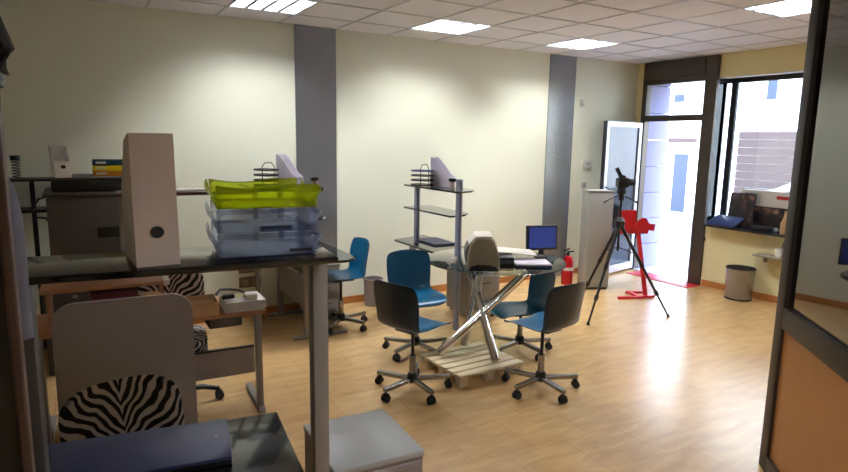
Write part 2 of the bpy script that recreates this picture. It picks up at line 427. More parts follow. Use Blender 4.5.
# things on the shelf and top
bf = thing('magazine_file', 'large grey cardboard magazine file with finger hole on the black shelf', 'magazine file', (.19, 1.94, 1.46), R(3)); bf.scale = (1.12, 1, 1.03)
poly = [(-.10,0),(.14,0),(.14,.24),(.03,.35),(-.10,.37)]
side = MB().prism([(-.105,0),(.13,0),(.13,.2),(.02,.34),(-.085,.365)], -.052, -.048, 'x'); side.prism([(-.105,0),(.13,0),(.13,.2),(.02,.34),(-.085,.365)], .048, .052, 'x')
side.prism([(-.109,0),(-.105,0),(-.085,.366),(-.089,.366)], -.052, .052, 'x'); side.box(-.05, -.1, 0, .05, .13, .004); side.box(-.052, .126, 0, .052, .13, .2)
side.prism([(-.089,.362),(-.085,.366),(.02,.344),(.02,.34)], -.052, .052, 'x')
bo = side.build('box', M['card'], bf, False)
MB().cyl((0, -.108, .095), (0, -.102, .095), .0165, n=24).build('finger_hole', M['blackp'], bf)

def letter_tray(name, label, z, m, lip=0):
    t = thing(name, label, 'letter tray', (.532, 1.975, z), R(-7), 'letter trays stacked on the front shelf'); t.scale = (1.04, 1, 1)
    L, D, H = .143, .15, .073
    k = MB(); k.box(-L, -D, 0, L, D, .003)
    def wall(y, s):      # long walls, top edge dips in the middle when lip
        rows = [[], []]
        n = 16
        for i in range(n+1):
            x = -L+2*L*i/n; u = i/n
            hz = H-(.012*math.sin(min(1, u/.68)*math.pi) if u < .68 and lip else 0)
            rows[0].append((x, y, 0)); rows[1].append((x*1.015, y+s*.004, hz))
        k.grid(rows)
    wall(-D, -1); wall(D, 1)
    for sx in (-1, 1):   # short walls, hollowed profile
        rows = []
        for j in range(9):
            u = j/8; off = .010*math.sin(u*math.pi*2)*-1+.012*u
            rows.append([(sx*(L+off), -D+2*D*i/8, H*u*(1-.25*math.sin(math.pi*i/8))) for i in range(9)])
        k.grid(rows)
    o = k.build('tray_body', m, t)
    so_ = o.modifiers.new('thick', 'SOLIDIFY'); so_.thickness = .003
    for sx in (-1, 1): MB().tube([(sx*L*1.02, -D-.005, H), (sx*L*1.02, -D-.005, H*.5), (sx*L, -D-.002, .002)], .003).build('corner_rib', m, t)
    if z < 1.5: MB().box(.06, -D-.006, .010, .13, -D-.0035, .020).build('label_strip', M['blackp'], t, False)
    return t
letter_tray('letter_tray', 'clear blue plastic letter tray at the bottom of the stack, on the black shelf', 1.464, M['clear'])
letter_tray('letter_tray', 'clear blue plastic letter tray in the middle of the stack, under the lime green one', 1.539, M['clear'])
letter_tray('letter_tray', 'lime green plastic letter tray on top of the stack', 1.614, M['lime'], 1)
tag(MB().box(.50, 1.86, 1.540, .60, 1.875, 1.552, bev=.003).build('marker', M['blackp']), 'black marker lying in the middle clear letter tray', 'pen')

pc = thing('portfolio_case', 'flat dark navy case lying on the black desk at the lower left', 'case', (.595, 2.235, .7505), R(-9))
MB().box(-.82, -.36, 0, -.145, -.065, .03, bev=.006).build('body', M['navy'], pc)
MB().box(-.82, -.363, .004, -.15, -.355, .02).build('spine', M['blackp'], pc, False)
MB().cyl((-.19, -.20, .0305), (-.19, -.20, .0315), .004, n=10).build('stud', M['white'], pc)

# zebra chairs
def zebra_chair(name, label, loc, rz, zback=.62, roll=0):
    t = thing(name, label, 'office chair', loc, rz, 'zebra patterned office chairs')
    k = MB(); rows = []      # backrest facing +X, padded, rounded
    n, m_ = 16, 12
    for side in (1, -1):
        rows = []
        for j in range(m_+1):
            v = -1+2*j/m_; row = []
            for i in range(n+1):
                u = -1+2*i/n
                sq = (abs(u)**3+abs(v)**3.2); th = .035*max(0, 1-sq)**.5 if sq < 1 else 0
                # superellipse outline
                a = math.atan2(v, u); 
                yy = .228*u*math.sqrt(max(0, 1-.36*v*v*v*v)) ; zz = .17*v*(1-.16*u*u*u*u)+.0
                row.append((-.20+.03*u*u-.04*v+side*th, yy, .17+zz))
            rows.append(row)
        k.grid(rows if side > 0 else [r[::-1] for r in rows])
    bmesh.ops.remove_doubles(k.bm, verts=k.bm.verts[:], dist=.0005)
    o = k.build('backrest', M['zebra'], t, True, 80); o.location = (0, 0, zback); o.rotation_euler = (roll, 0, 0)
    k = MB()
    k.prism(rrect(-.21, -.22, .23, .22, .09), .42, .50, 'z', bev=.02)
    k.build('seat', M['zebra'], t)
    MB().tube([(-.1, 0, .40), (-.24, 0, .42), (-.27, 0, .5), (-.25, 0, zback+.2)], .018).build('back_bar', M['blackm'], t)
    MB().cyl((0, 0, .1), (0, 0, .42), .025).build('column', M['blackm'], t)
    MB().cyl((0, 0, .06), (0, 0, .13), .04).build('hub', M['hub'], t)
    for q in range(5):
        a = R(20+72*q); lg = MB(); lg.tube([(.03,0,.11), (.18,0,.105), (.29,0,.075)], [.022,.02,.016]); lo = lg.build('leg', M['blackp'], t); lo.rotation_euler = (0, 0, a)
        cs = MB(); cs.cyl((.29,-.026,.03), (.29,-.006,.03), .03, n=16); cs.cyl((.29,.006,.03), (.29,.026,.03), .03, n=16); cs.cyl((.29,0,.03), (.29,0,.075), .008, n=8)
        cs.build('caster', M['rubber'], lo)
    return t
zebra_chair('office_chair', 'zebra patterned office chair tucked behind the black desk, largest zebra backrest', (.115, 2.43, 0), R(-94), .485, R(5))
zebra_chair('office_chair', 'zebra patterned office chair at the far side of the paper strewn desk', (.50, 4.18, 0), R(-97), .60)

# grey rounded screen
sp = thing('partition_screen', 'grey floor screen with rounded top corners behind the zebra chair', 'screen panel', (.182, 3.32, 0), R(-2))
MB().prism(rrect(-.325, .06, .325, 1.005, .10, corners=(1,1,0,0)), -.012, .012, 'y', bev=.004).build('panel', M['greypanel'], sp)
for x in (-.25, .25): MB().box(x-.02, -.15, 0, x+.02, .15, .06, bev=.006).build('foot', M['greyd'], sp)

# middle desk (papers)
md = thing('desk', 'grey framed desk with pinkish wood top crowded with papers and boxes, behind the screen', 'desk', (1.04, 3.80, 0), R(-3))
MB().box(-1.35, 0, .68, 0, .47, .705, bev=.004).build('tabletop', M['board'], md)
MB().box(-1.1, .03, .275, -.08, .048, .455, bev=.003).build('modesty_panel', M['greypanel'], md)
MB().box(-1.1, .026, .455, -.08, .052, .465).build('panel_rail', M['blackm'], md, False)
for x in (-1.3, -.07):
    MB().box(x, .01, .04, x+.04, .07, .68, bev=.004).build('leg', M['grey'], md)
    MB().box(x, -.02, 0, x+.045, .44, .04, bev=.006).build('foot', M['grey'], md)
MB().box(.045, .53, .0, .075, .56, 1.475, bev=.004).build('post', M['grey'], md)
MB().box(-.83, .53, 0, -.80, .56, 1.435, bev=.004).build('post', M['grey'], md)
MB().box(-.84, .40, 1.437, .04, .68, 1.46, bev=.004).build('shelf', M['rose'], md)
tag(MB().box(.60, 4.33, 1.461, .80, 4.50, 1.468).build('paper_sheet', M['white']), 'white paper lying on the brown shelf behind the letter trays', 'paper')
rz = thing('monitor_riser', 'low light wooden riser board seen just below the black shelf', 'riser', (.14, 4.05, .706), R(-2))
MB().box(-.36, -.03, .19, .33, .22, .215, bev=.003).build('board', M['board'], rz)
for x in (-.33, .29): MB().box(x, -.01, 0, x+.02, .2, .19).build('leg', M['board'], rz, False)
MB().box(.31, -.036, .187, .345, .225, .221, bev=.003).build('end_cap', M['cream'], rz)
tag(MB().box(.04, 4.02, .707, .30, 4.2, .88, bev=.004).build('storage_box', M['dark_red']), 'dark red box under the wooden riser', 'box')
rl = MB(); rl.tube([(.26,3.93,.725), (.295,3.93,.80), (.34,3.93,.865), (.40,3.93,.86), (.445,3.93,.80), (.46,3.93,.725)], .018)
tag(rl.build('cardboard_tube', M['cardb']), 'bent light brown cardboard strip arching on the desk beside the screen', 'cardboard')
cb = thing('cardboard_box', 'open brown cardboard box on the crowded desk beside the paper stack', 'box', (.62, 3.93, .706), R(-3))
k = MB(); k.box(-.16, -.10, 0, .13, .12, .004); k.box(-.16, -.104, 0, .13, -.10, .085); k.box(-.16, .116, 0, .13, .12, .085); k.box(-.16, -.1, 0, -.156, .12, .085); k.box(.126, -.1, 0, .13, .12, .085)
k.box(-.15, -.09, .05, .12, .11, .055)
k.build('carton', M['cardb'], cb, False)
MB().box(-.155, -.106, .02, -.03, -.1045, .06).build('label_patch', M['white'], cb, False)
ps = MB()
for i in range(14):
    a = random.uniform(-.05, .05); m_ = Matrix.Translation((.925+random.uniform(-.008,.008), 3.955+random.uniform(-.008,.008), .706+i*.0045)) @ Matrix.Rotation(a-.05, 4, 'Z')
    ps.box(-.126, -.125, 0, .126, .125, .0038, mtx=m_)
tag(ps.build('paper_stack', M['white'], smooth=False), 'stack of white papers at the right end of the crowded desk', 'papers', kind='stuff')
tag(MB().box(-.07, -.05, .7705, .07, .05, .7725, mtx=Matrix.Translation((.945, 4.01, 0)) @ Matrix.Rotation(R(14), 4, 'Z')).build('note_sheet', M['note']), 'pale yellow note sheet lying on the white paper stack', 'paper')
hp = MB(); hp.tube([(.76,3.98,.80), (.80,4.05,.812), (.87,4.08,.80), (.93,4.05,.795), (.95,3.98,.785)], .008); hp.box(.79, 3.93, .772, .87, 3.97, .80, bev=.008)
tag(hp.build('headphones', M['blackp']), 'black headphones lying on the white paper stack', 'headphones')
cr = MB(); cr.box(.92, 3.845, .771, 1.0, 3.925, .81, bev=.012, mtx=None)
tag(cr.build('receipt_roll', M['white']), 'crumpled white tissue on the paper stack', 'paper')
tr = thing('basket_drawer', 'grey plastic tray hanging under the crowded desk top', 'tray', (.80, 3.95, .60))
MB().box(-.11, -.08, 0, .10, .15, .075, bev=.01).build('tray_body', M['dgrey'], tr)

# wall desk (perpendicular to the wall, left of the first pillar strip)
def side_desk(name, label, ox, lx=.58):
    t = thing(name, label, 'desk', (ox, 4.93, 0))
    MB().prism([(0,.05),(lx-.14,0),(lx,.10),(lx,1.05),(0,1.05)], .715, .74, 'z', bev=.004).build('tabletop', M['shelfglass'], t)
    return t
wd2 = side_desk('desk', 'desk against the wall under the black shelf, with a blue chair on its right', 1.66)
for y in (.14, .97):
    MB().box(.08, y, .03, .14, y+.05, .715, bev=.004).build('leg', M['grey'], wd2)
    MB().box(-.02, y, 0, .50, y+.05, .03, bev=.005).build('foot', M['grey'], wd2)
MB().box(.095, .19, .60, .115, .97, .64).build('side_rail', M['greyd'], wd2, False)
MB().box(.10, .19, .28, .112, .97, .56).build('modesty_panel', M['grey'], wd2, False)
for y in (.1, .88): MB().box(.08, y, .74, .13, y+.03, 1.36+(.06 if y < .3 else 0), bev=.003).build('post', M['grey'], wd2)
MB().prism([(-.28,.22),(.02,.12),(.26,.12),(.33,.25),(.33,1.0),(-.28,1.0)], 1.365, 1.38, 'z', bev=.003).build('shelf', M['shelfglass'], wd2)
MB().prism([(.02,.15),(.26,.15),(.33,.25),(.33,1.0),(.02,1.0)], 1.10, 1.115, 'z', bev=.003).build('shelf', M['shelfglass'], wd2)
# pedestals
def pedestal(label, loc, rz, w_, d_, h_, top, body):
    t = thing('drawer_pedestal', label, 'drawer unit', loc, rz)
    MB().box(0, 0, .03, w_, d_, h_-.025, bev=.004).build('carcass', body, t)
    MB().box(-.004, -.006, h_-.025, w_+.004, d_, h_, bev=.004).build('top', top, t)
    n = 3; hh = (h_-.075)/n
    for i in range(n):
        dr = MB().box(.008, -.012, .04+i*hh+.004, w_-.008, 0, .04+(i+1)*hh-.004, bev=.003).build('drawer', body, t)
        MB().box(w_/2-.06, -.024, .04+(i+.72)*hh, w_/2+.06, -.012, .04+(i+.72)*hh+.012, bev=.003).build('handle', M['greyd'], dr)
    for x in (.05, w_-.05):
        for y in (.05, d_-.05): MB().cyl((x, y, 0), (x, y, .03), .02, n=10).build('caster', M['rubber'], t)
    return t
pedestal('grey drawer pedestal with pale top standing right of the black desk', (.785, 1.965, 0), R(-3), .375, .42, .58, M['gtop'], M['greypanel'])
pedestal('grey drawer pedestal under the wall desk beside the blue chair', (1.98, 5.60, 0), 0, .32, .36, .56, M['grey'], M['grey'])
pedestal('grey drawer pedestal behind the round glass table', (3.42, 4.86, 0), R(-4), .36, .5, .66, M['grey'], M['grey'])

# third desk with two glass shelves
td = thing('desk', 'desk behind the glass table with tall grey posts and two smoked glass shelves', 'desk', (3.02, 4.62, 0))
MB().prism([(0,.08),(.12,.16),(.46,.33),(.46,1.30),(0,1.15)], .715, .74, 'z', bev=.004).build('tabletop', M['shelfglass'], td)
for y in (.02, .82): MB().box(.09, y, .74 if y > .3 else .0, .13, y+.06, 1.345 if y > .3 else 1.47, bev=.004).build('post', M['bluegrey'], td)
MB().prism([(.05,.0),(.24,.04),(.36,.15),(.36,1.0),(.03,1.0)], 1.342, 1.36, 'z', bev=.003).build('shelf', M['shelfglass'], td)
MB().prism([(.05,.10),(.24,.14),(.36,.25),(.36,1.0),(.03,1.0)], 1.102, 1.12, 'z', bev=.003).build('shelf', M['shelfglass'], td)
MB().box(.16, 1.05, 0, .22, 1.1, .715, bev=.004).build('leg', M['grey'], td); MB().box(-.02, 1.05, 0, .45, 1.1, .03, bev=.004).build('foot', M['grey'], td)
tag(MB().prism(rrect(3.2, 5.20, 3.46, 5.62, .02), .741, .757, 'z', bev=.004).build('laptop', M['navy']), 'closed blue laptop on the desk below the glass shelves', 'laptop')

# shelf-top sets: wire tray, file, cup
def wire_tray(label, loc, rz, top=None):
    t = thing('wire_tray', label, 'tray rack', loc, rz); t.scale = (.9, .8, .95)
    for i in range(4):
        k = MB(); pr = rrect(-.13, -.10, .13, .10, .08)
        k.prism(pr, .01+i*.05, .016+i*.05, 'z'); k.tube([(x, y, .022+i*.05) for x, y in pr+pr[:1]], .005, 6)
        k.build('tray', top if (top and i == 3) else M['blackm'], t)
    MB().tube([(.03,-.09,0), (.03,-.09,.20), (.03,-.05,.235), (.03,.05,.235), (.03,.09,.20), (.03,.09,0)], .005, 6).build('wire_frame', M['blackm'], t)
    return t
wire_tray('four tier dark wire tray rack on the shelf behind the lime tray', (1.505, 5.385, 1.381), R(-62))
wire_tray('four tier dark wire tray rack with a blue top tray, on the far glass shelves', (3.068, 5.26, 1.361), R(-64), M['bluelap'])
def mag_file(label, loc, rz, m):
    t = thing('magazine_file', label, 'magazine file', loc, rz)
    pr = [(0,0),(.25,0),(.25,.10),(.20,.13),(.12,.22),(.05,.29),(0,.30)]
    k = MB(); k.prism(pr, -.045, -.042, 'y'); k.prism(pr, .042, .045, 'y'); k.box(0, -.045, 0, .003, .045, .30); k.box(.247, -.045, 0, .25, .045, .10); k.box(0, -.045, 0, .25, .045, .003)
    k.build('box', m, t, False); return t
mag_file('pale lilac magazine file on the shelf behind the lime tray', (1.64, 5.42, 1.381), R(-62), M['lilac'])
mag_file('pale lilac magazine file standing on the far glass shelves', (3.205, 5.285, 1.361), R(-64), M['lilac'])
def pen_cup(label, loc):
    t = thing('pen_cup', label, 'cup', loc)
    MB().lathe([(0,0),(.026,0),(.030,.07),(.027,.07),(.024,.004),(0,.004)], n=20).build('cup', M['card'], t)
    MB().lathe([(.031,.07),(.038,.072),(.038,.10),(.034,.10),(.031,.075)], n=20).build('lid', M['blackp'], t); return t
pen_cup('small dark topped cup beside the lilac file behind the lime tray', (1.87, 5.13, 1.381))
pen_cup('small dark topped cup at the near end of the far glass shelves', (3.20, 4.90, 1.361))

# copier station at the wall
pr = thing('printer', 'large dark grey printer against the left wall behind the magazine file', 'printer', (.10, 5.2, .76))
MB().box(-.29, 0, 0, .40, .52, .60, bev=.012).build('body', M['dgrey'], pr)
MB().box(-.31, -.02, .60, .42, .54, .635, bev=.01).build('rim', M['greyd'], pr)
MB().box(.03, -.012, .28, .24, 0, .36, bev=.003).build('paper_slot', M['blackp'], pr)
MB().box(-.285, -.008, .14, .395, 0, .15).build('drawer_seam', M['blackp'], pr, False)
sc = thing('scanner', 'black flat scanner lying on top of the grey printer', 'scanner', (.12, 5.22, 1.396))
MB().box(-.27, 0, 0, .38, .46, .095, bev=.012).build('body', M['blackp'], sc); MB().box(-.27, .0, .096, .38, .46, .11, bev=.006).build('lid', M['dgrey'], sc)
st = thing('side_cabinet', 'dark cabinet under the grey printer at the left wall', 'cabinet', (.10, 5.15, 0))
MB().box(-.36, 0, 0, .48, .7, .76, bev=.005).build('carcass', M['greyd'], st)
for x in (-.35, .065): 
    dd = MB().box(x, -.018, .05, x+.405, 0, .74, bev=.003).build('door', M['greyd'], st); MB().box(x+.18, -.03, .6, x+.22, -.018, .62).build('handle', M['grey'], dd, False)
k = thing('magazine_file', 'white cut away magazine file on the scanner at the left wall', 'magazine file', (-.10, 5.42, 1.507), R(-80)); k.scale = (1, 1.2, 1)
pp = [(0,0),(.22,0),(.22,.06),(.1,.22),(.03,.235),(0,.235)]
kb = MB(); kb.prism(pp, -.045, -.042, 'y'); kb.prism(pp, .042, .045, 'y'); kb.box(.217, -.045, 0, .22, .045, .12); kb.box(0, -.045, 0, .003, .045, .235); kb.box(0, -.045, 0, .22, .045, .003); kb.build('box', M['white'], k, False)
MB().cyl((.22, 0, .08), (.222, 0, .08), .014, n=16).build('finger_hole', M['blackp'], k)
for i, (nm, mm, ll) in enumerate((('orange', 'orange', 'orange letter tray at the bottom of the bright stack on the scanner'), ('yellow', 'yellow', 'yellow letter tray in the middle of the bright stack on the scanner'), ('teal', 'teal', 'dark teal letter tray on top of the bright stack on the scanner'))):
    t = thing('letter_tray', ll, 'letter tray', (.275, 5.42, 1.507+i*.042), 0, 'bright letter trays on the scanner')
    kk = MB(); kk.box(-.14, -.12, 0, .14, .12, .004); kk.box(-.14, -.12, 0, .14, -.116, .04); kk.box(-.14, .116, 0, .14, .12, .04); kk.box(-.14, -.12, 0, -.136, .12, .04); kk.box(.136, -.12, 0, .14, .12, .04)
    kk.build('tray_body', M[mm], t, False); MB().box(-.12, -.1215, .014, -.05, -.12, .03).build('label_patch', M['white'], t, False)
sr = thing('shelf_rack', 'dark two board shelf rack left of the printer at the wall', 'shelf', (-.5, 5.75, 0))
MB().box(-.25, 0, 1.445, .40, .25, 1.465).build('board', M['darkwood'], sr, False); MB().box(-.25, 0, 1.19, .40, .25, 1.215).build('board', M['darkwood'], sr, False)
for x in (-.2, .18): MB().box(x, .12, 0, x+.035, .15, 1.44).build('post', M['blackm'], sr, False)
pcup = thing('coil_stand', 'small dark topped coiled stand on the rack left of the printer', 'stand', (-.40, 5.86, 1.466))
MB().tube([(.028*math.cos(i*.6), .028*math.sin(i*.6), .004+i*.0022) for i in range(64)], .004, 6).build('coil', M['greyd'], pcup); MB().cyl((0,0,.145), (0,0,.185), .035).build('cap', M['blackp'], pcup)
cv = MB(); cv.tube([(-.15, 5.40, 1.36), (-.24, 5.36, 1.34), (-.29, 5.36, 1.26), (-.27, 5.36, 1.20), (-.2, 5.36, 1.19), (-.2, 5.40, 1.17)], .008, 6); cv.bm.verts.ensure_lookup_table()
tag(cv.build('cable', M['blackp']), 'black cable looping out of the left side of the printer', 'cable')

# wall sockets
for i, (z, l) in enumerate(((.46, 'upper double wall socket above the crowded desk'), (.31, 'lower double wall socket above the crowded desk'))):
    t = thing('wall_socket', l, 'socket', (1.38, WY-.012, z))
    MB().box(0, 0, 0, .22, .012, .11, bev=.003).build('plate', M['socket'], t)
    for x in (.03, .13): MB().box(x, -.004, .02, x+.06, 0, .08, bev=.002).build('insert', M['beige'], t)
# alarm keypad, switch, sensor on the wall by the door
t = thing('alarm_keypad', 'white alarm keypad on the wall beside the far grey pillar strip', 'keypad', (6.15, WY-.03, 1.53))
MB().box(-.07, 0, -.05, .07, .03, .06, bev=.008).build('case', M['cream'], t); MB().box(-.045, -.003, -.005, .045, 0, .035).build('display', M['gtop'], t, False)
t = thing('light_switch', 'small grey light switch under the alarm keypad', 'switch', (6.12, WY-.012, 1.245))
MB().box(-.04, 0, -.04, .04, .012, .04, bev=.003).build('plate', M['gtop'], t); MB().box(-.02, -.004, -.025, .02, 0, .025).build('rocker', M['grey'], t, False)
t = thing('motion_sensor', 'small white motion sensor high on the wall above the keypad', 'sensor', (5.99, WY-.03, 2.355))
MB().box(-.035, 0, -.05, .035, .03, .05, bev=.008).build('case', M['cream'], t); MB().box(-.02, -.004, -.03, .02, 0, .0).build('lens', M['gtop'], t, False)

# ================================================================== BLUE SHELL CHAIRS
def shell_chair():
    t = thing('swivel_chair', 'x', 'chair')
    prof = [(.24,.468,.165),(.227,.486,.19),(.185,.500,.208),(.10,.506,.215),(.0,.502,.215),(-.10,.498,.21),(-.165,.506,.205),(-.20,.535,.20),(-.215,.585,.20),(-.222,.65,.207),(-.232,.725,.21),(-.246,.795,.207),(-.258,.845,.196),(-.262,.865,.165)]
    rows = []
    for i, (x, z, w_) in enumerate(prof):
        b_ = min(1, max(0, (i-5)/3.)); row = []
        for j in range(13):
            v = -1+2*j/12
            row.append((x+b_*.045*v*v, v*w_, z+(1-b_)*.022*v*v*v*v-(0 if i < len(prof)-2 else .012*v*v)))
        rows.append(row)
    o = MB().grid(rows).build('seat_shell', M['blueback'], t, True, 180); o.data.materials.append(M['blue'])
    md_ = o.modifiers.new('thick', 'SOLIDIFY'); md_.thickness = .008; md_.offset = 0; md_.material_offset = 1
    ss = o.modifiers.new('smooth', 'SUBSURF'); ss.levels = 1; ss.render_levels = 1
    MB().box(-.11, -.08, .468, .09, .08, .489, bev=.006).build('mount_plate', M['hub'], t)
    MB().cyl((0, 0, .24), (0, 0, .47), .014).build('piston', M['hub'], t)
    MB().cyl((0, 0, .1), (0, 0, .27), .025).build('column', M['steel'], t)
    MB().lathe([(0,.065),(.035,.065),(.042,.085),(.042,.12),(.03,.14),(0,.14)], n=20).build('hub', M['hub'], t)
    base = None
    for q in range(5):
        if q == 0:
            lg = MB(); lg.prism([(.03,-.02),(.29,-.016),(.29,.016),(.03,.02)], .074, .104, 'z', bev=.003)
            base = lg.build('leg', M['steel'], t)
            cs = MB(); cs.cyl((.275,-.024,.027), (.275,-.005,.027), .027, n=18); cs.cyl((.275,.005,.027), (.275,.024,.027), .027, n=18); cs.cyl((.275,0,.03), (.275,0,.08), .009, n=8); cs.box(.255, -.022, .035, .292, .022, .062, bev=.008)
            cs.build('caster', M['rubber'], base)
        else: dup(base, parent=t, rz=R(72*q))
    return t
proto = shell_chair()
GRP = 'blue shell swivel chairs'
ch = [((2.06,3.63,0), 20, 54, 'blue shell swivel chair at the near left of the glass table, seen from behind'),
      ((2.48,4.32,0), -98, 61, 'blue shell swivel chair left of the glass table, showing its bright blue inner back'),
      ((2.92,3.20,0), 97, 48, 'blue shell swivel chair at the near right of the glass table, beside the pallet'),
      ((3.31,3.92,0), 168, -20, 'blue shell swivel chair half hidden by the right side of the glass table'),
      ((2.18,5.28,0), 180, 10, 'blue shell swivel chair at the wall desk, near the grey waste bin')]
src = proto
for i, (loc, ang, b0, l) in enumerate(ch):
    cobj = src if i == 0 else dup(src)
    cobj.location = loc; cobj.rotation_euler = (0, 0, R(ang)); cobj['label'] = l; cobj['group'] = GRP
    q = 0
    for c_ in cobj.children:
        if i == 3 and c_.name.split('.')[0] in ('seat_shell', 'mount_plate', 'piston'): c_.location.z = -.13
        if c_.name.startswith('leg'): c_.rotation_euler = (0, 0, R(b0-ang+72*q)); q += 1

# ================================================================== GLASS TABLE ON THE PALLET
pl = thing('pallet', 'small raw pine slatted pallet on the floor under the chrome table legs', 'pallet', (2.37, 3.46, 0), R(2))
for k_ in range(6):
    y = .0+k_*.096; MB().box(0, y, .085, .62, y+.075, .105, bev=.003).build('slat', M['pine'], pl)
for x in (.02, .275, .53): MB().box(x, .01, .067, x+.07, .545, .085, bev=.002).build('bearer', M['pine'], pl)
for x in (.02, .275, .53):
    for y in (.02, .25, .47): MB().box(x, y, .0, x+.07, y+.07, .067, bev=.004).build('block', M['pine'], pl)
tb = thing('glass_table', 'round glass table on three crossed chrome tubes standing on the pallet', 'table', (3.29, 4.29, 0))
MB().lathe([(0,.745),(.63,.745),(.64,.749),(.64,.753),(.63,.757),(0,.757)], n=72).build('tabletop', M['tabglass'], tb)
for a, b_ in (((2.46,3.90),(3.25,3.80)), ((2.77,3.56),(2.92,4.16)), ((2.74,3.95),(2.92,4.00))):
    zz = .742
    p0 = Vector((a[0]-3.29, a[1]-4.29, .13)); p1 = Vector((b_[0]-3.29, b_[1]-4.29, zz))
    MB().cyl(p0, p1, .036, n=28).build('leg', M['chrome'], tb)
# things on the table
mc = thing('desktop_machine', 'rounded beige desktop machine on the near left of the glass table', 'machine', (2.96, 4.04, .758), R(-32)); mc.scale = (1.2, 1.2, 1.03)
pf = [(-.11,0),(-.115,.13),(-.095,.22),(-.06,.27),(.05,.28),(.085,.24),(.11,.12),(.12,0)]
MB().prism(pf, -.12, .16, 'y', bev=.012).build('body', M['beige'], mc)
MB().prism([(-.09,.205),(-.055,.262),(.045,.272),(.075,.24),(.06,.285),(-.06,.282),(-.105,.22)], -.11, .15, 'y', bev=.004).build('lid', M['cream'], mc)
MB().prism([(-.10,.005),(-.085,.04),(-.04,.055),(.05,.055),(.09,.04),(.105,.005)], -.126, -.118, 'y').build('paper_mouth', M['blackp'], mc)
MB().prism([(-.12,.05),(-.13,.15),(-.105,.22),(-.10,.14)], -.10, .1, 'y', bev=.004).build('side_panel', M['dgrey'], mc)
wc = MB(); wc.tube([(2.78,4.26,.775), (2.73,4.22,.80), (2.73,4.16,.835), (2.75,4.11,.845)], .016, 8)
tag(wc.build('plug', M['cream']), 'white cable plug beside the beige machine on the glass table', 'plug')
t = thing('black_box', 'black box between the beige machine and the laptop on the glass table', 'box', (3.20, 4.05, .758), R(-30))
MB().box(-.045, -.08, 0, .08, .14, .085, bev=.006).build('body', M['blackp'], t); MB().box(-.04, -.082, .03, .07, -.08, .06).build('slot', M['dgrey'], t, False)
t = thing('laptop', 'flat silver blue laptop with dark edge on the near right of the glass table', 'laptop', (3.40, 4.00, .758), R(-28))
MB().box(-.11, -.17, 0, .20, .09, .022, bev=.004).build('base', M['navy'], t); MB().box(-.11, -.17, .023, .20, .09, .036, bev=.004).build('lid', M['lilac'], t)
t = thing('open_binder', 'pale grey folder resting on the black box at the back of the glass table', 'folder', (3.36, 4.20, .845), R(-28))
MB().box(-.22, -.14, 0, .02, .14, .012, bev=.003, mtx=Matrix.Rotation(R(3), 4, 'Y')).build('cover', M['cream'], t)
MB().box(.022, -.14, -.002, .24, .14, .010, bev=.003, mtx=Matrix.Rotation(R(4), 4, 'Y')).build('cover', M['cream'], t)
t = thing('computer_mouse', 'grey mouse lying on the pale laptop on the glass table', 'mouse', (3.57, 4.00, .796), R(-20))
ms = MB(); ms.box(-.05, -.03, 0, .05, .03, .03, bev=.014); ms.build('body', M['greyd'], t); MB().box(.02, -.003, .029, .035, .003, .032).build('wheel', M['blackp'], t, False)
mo = thing('monitor', 'small monitor with a blue screen on the far side of the glass table', 'monitor', (3.81, 4.25, .758), R(-14))
# faces the camera: local -Y is the screen side
MB().box(-.16, -.02, .055, .16, .02, .29, bev=.008, mtx=Matrix.Rotation(R(-4), 4, 'X')).build('case', M['blackp'], mo)
MB().box(-.14, -.0225, .075, .14, -.0205, .272, mtx=Matrix.Rotation(R(-4), 4, 'X')).build('screen', M['screen'], mo, False)
MB().box(-.025, 0, .01, .025, .02, .08, bev=.004).build('neck', M['blackp'], mo); MB().lathe([(0,0),(.065,0),(.065,.006),(.03,.014),(0,.014)], n=24).build('foot', M['blackp'], mo)
MB().box(-.13, .02, .09, .13, .06, .26, bev=.015, mtx=Matrix.Rotation(R(-4), 4, 'X')).build('back_housing', M['blackp'], mo)

# ================================================================== BINS, EXTINGUISHER
def bin_(label, loc, r, h_, m, holes=False):
    t = thing('waste_bin', label, 'bin', loc)
    MB().lathe([(0,0),(r*.92,0),(r,h_),(r*.97,h_),(r*.89,.01),(0,.01)], n=36).build('body', m, t)
    rp = []; 
    MB().tube([((r+.002)*math.cos(i*R(10)), (r+.002)*math.sin(i*R(10)), h_) for i in range(37)], .006, 6).build('rim', M['blackm'] if holes else m, t)
    if holes: MB().lathe([(r*.925,.0),(r*.935,.0),(r*.94,.02),(r*.925,.02)], n=36).build('foot_ring', M['blackm'], t)
    return t
bin_('grey waste bin on the floor against the cream wall', (2.80, 5.85, 0), .105, .30, M['greypanel'])
bin_('brushed metal waste bin under the shop window sill', (6.84, 4.10, 0), .16, .38, M['steel'], True)
ex = thing('fire_extinguisher', 'red fire extinguisher on the floor before the far grey pillar strip', 'fire extinguisher', (5.48, 5.60, 0))
MB().lathe([(0,0),(.07,0),(.075,.02),(.075,.30),(.06,.355),(.025,.38),(0,.38)], n=28).build('cylinder', M['redx'], ex)
MB().lathe([(.0765,.19),(.0765,.23),(.075,.23),(.075,.19)], n=28).build('label_band', M['cream'], ex)
MB().cyl((0,0,.375), (0,0,.42), .02).build('valve', M['blackm'], ex)
k = MB(); k.box(-.02, -.012, .42, .10, .012, .435, bev=.003); k.box(-.01, -.012, .45, .10, .012, .465, bev=.003, mtx=Matrix.Rotation(R(-10), 4, 'Y')); k.build('lever', M['blackm'], ex)
MB().tube([(-.01,0,.40), (-.06,0,.40), (-.095,0,.34), (-.09,0,.2)], .011).build('hose', M['blackp'], ex)

tag(MB().box(6.72, 4.72, .0005, 7.0, 5.70, .008, bev=.002).build('door_mat', M['red']), 'thin red mat on the floor along the door threshold', 'mat')
